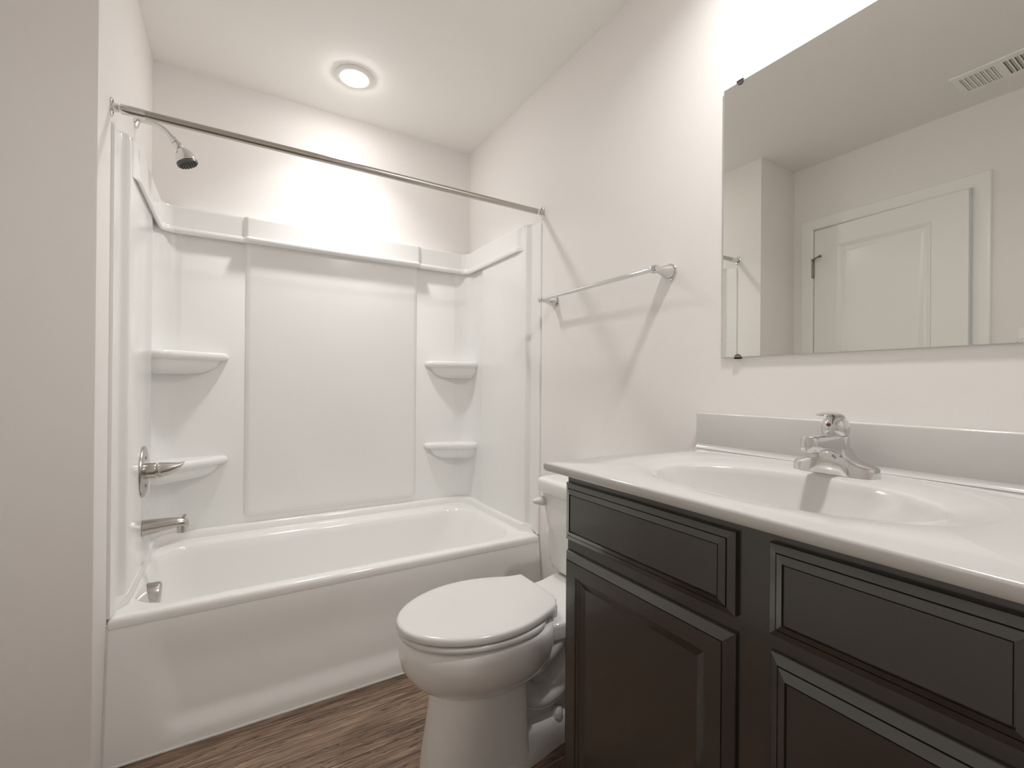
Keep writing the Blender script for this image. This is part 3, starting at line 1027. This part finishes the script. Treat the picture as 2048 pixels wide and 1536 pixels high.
def lid_outline(inset=0.0, tail=True):
    tab = [(0, 0), (.004, .030), (.012, .052), (.03, .083), (.06, .114), (.10, .142), (.15, .164), (.20, .176), (.25, .179), (.30, .174), (.345, .162), (.38, .149), (.405, .1385), (.432, .129), (.4485, .1225)]
    sp_ = spline([(a, b, 0) for a, b in tab], 4)
    one = [(p.x, max(0, p.y)) for p in sp_]
    xf = .383
    near = [(xf + a, TY - b) for a, b in one if a < .425] + [(.826, TY - .118), (.848, TY - .088), (.856, TY - .060)]
    far = [(xf + a, TY + b * .972) for a, b in one[1:] if a < .42] + [(.820, TY + .1255), (.854, TY + .121)]
    return near + list(reversed(far))


def scaled(pts, k, z, cxx=.62):
    return [(cxx + (x - cxx) * k, TY + (y - TY) * k, z) for x, y in pts]


def inset(pts, d, z):
    """outline moved inwards by d (any orientation)"""
    n = len(pts)
    area = sum(pts[i - 1][0] * pts[i][1] - pts[i][0] * pts[i - 1][1] for i in range(n))
    sg = 1 if area > 0 else -1
    out = []
    for i in range(n):
        p0, p1, p2 = Vector(pts[i - 1]), Vector(pts[i]), Vector(pts[(i + 1) % n])
        e1, e2 = (p1 - p0).normalized(), (p2 - p1).normalized()
        n1, n2 = Vector((-e1.y, e1.x)) * sg, Vector((-e2.y, e2.x)) * sg
        bb = (n1 + n2).normalized()
        q = p1 + bb * d / max(.5, bb.dot(n1))
        out.append((q.x, q.y, z))
    return out


bm = new()
so = [(x, y) for x, y, z in egg(.389, .815, .181, 0)]
loft(bm, [inset(so, .008, .4135), inset(so, .003, .4142), inset(so, .0005, .4165), inset(so, 0, .421), inset(so, .0005, .4265), inset(so, .003, .4295), inset(so, .009, .431)])
obj('seat', bm, M['seat'], to, 45)
bm = new()
lo_ = lid_outline()
loft(bm, [inset(lo_, .010, .4335), inset(lo_, .003, .4342), inset(lo_, .0005, .4365), inset(lo_, 0, .441), inset(lo_, .0004, .4475), inset(lo_, .0018, .4510), inset(lo_, .0045, .4535), inset(lo_, .0090, .4548)] + [scaled([(p[0], p[1]) for p in inset(lo_, .009, 0)], k_, z_) for k_, z_ in ((.93, .4560), (.8, .4574), (.5, .4586), (.2, .4590))])
obj('lid', bm, M['seat'], to, 40)
for s_ in (-1, 1):
    bm = new(); box(bm, (.805, TY + s_ * .075 - .022, .400), (.848, TY + s_ * .075 + .022, .438), .006, 3); obj('hinge_block', bm, M['seat'], to)
bm = new()


def tank_ring(x0, x1, wd, r, z):
    return [(a, b, z) for a, b in rrect(x0, x1, TY - wd, TY + wd, r, 8)]


loft(bm, [tank_ring(1.070, 1.165, .170, .03, .4018), tank_ring(1.045, 1.185, .202, .045, .405), tank_ring(1.033, 1.192, .218, .05, .418), tank_ring(1.028, 1.195, .225, .05, .44), tank_ring(1.020, 1.198, .237, .042, .58), tank_ring(1.012, 1.200, .247, .036, .695)])
tk = obj('tank', bm, M['porcelain'], to, 45)
bm = new()
loft(bm, [tank_ring(1.018, 1.198, .243, .034, .6945), tank_ring(1.003, 1.204, .257, .036, .697), tank_ring(.998, 1.205, .2615, .038, .703), tank_ring(.997, 1.205, .262, .038, .738), tank_ring(.999, 1.204, .260, .038, .745), tank_ring(1.006, 1.199, .253, .034, .7505), tank_ring(1.02, 1.186, .238, .03, .7535)])
obj('tank_lid', bm, M['porcelain'], to, 45)
bm = new()
lathe(bm, (1.0155, TY + .219, .664), (-1, .12, 0), [(0, .0185), (.008, .0185), (.013, .0175), (.0145, .0145), (.024, .0135), (.036, .0105), (.045, .0060), (.047, .002)], 28)
obj('flush_lever', bm, M['seat'], to, 45)
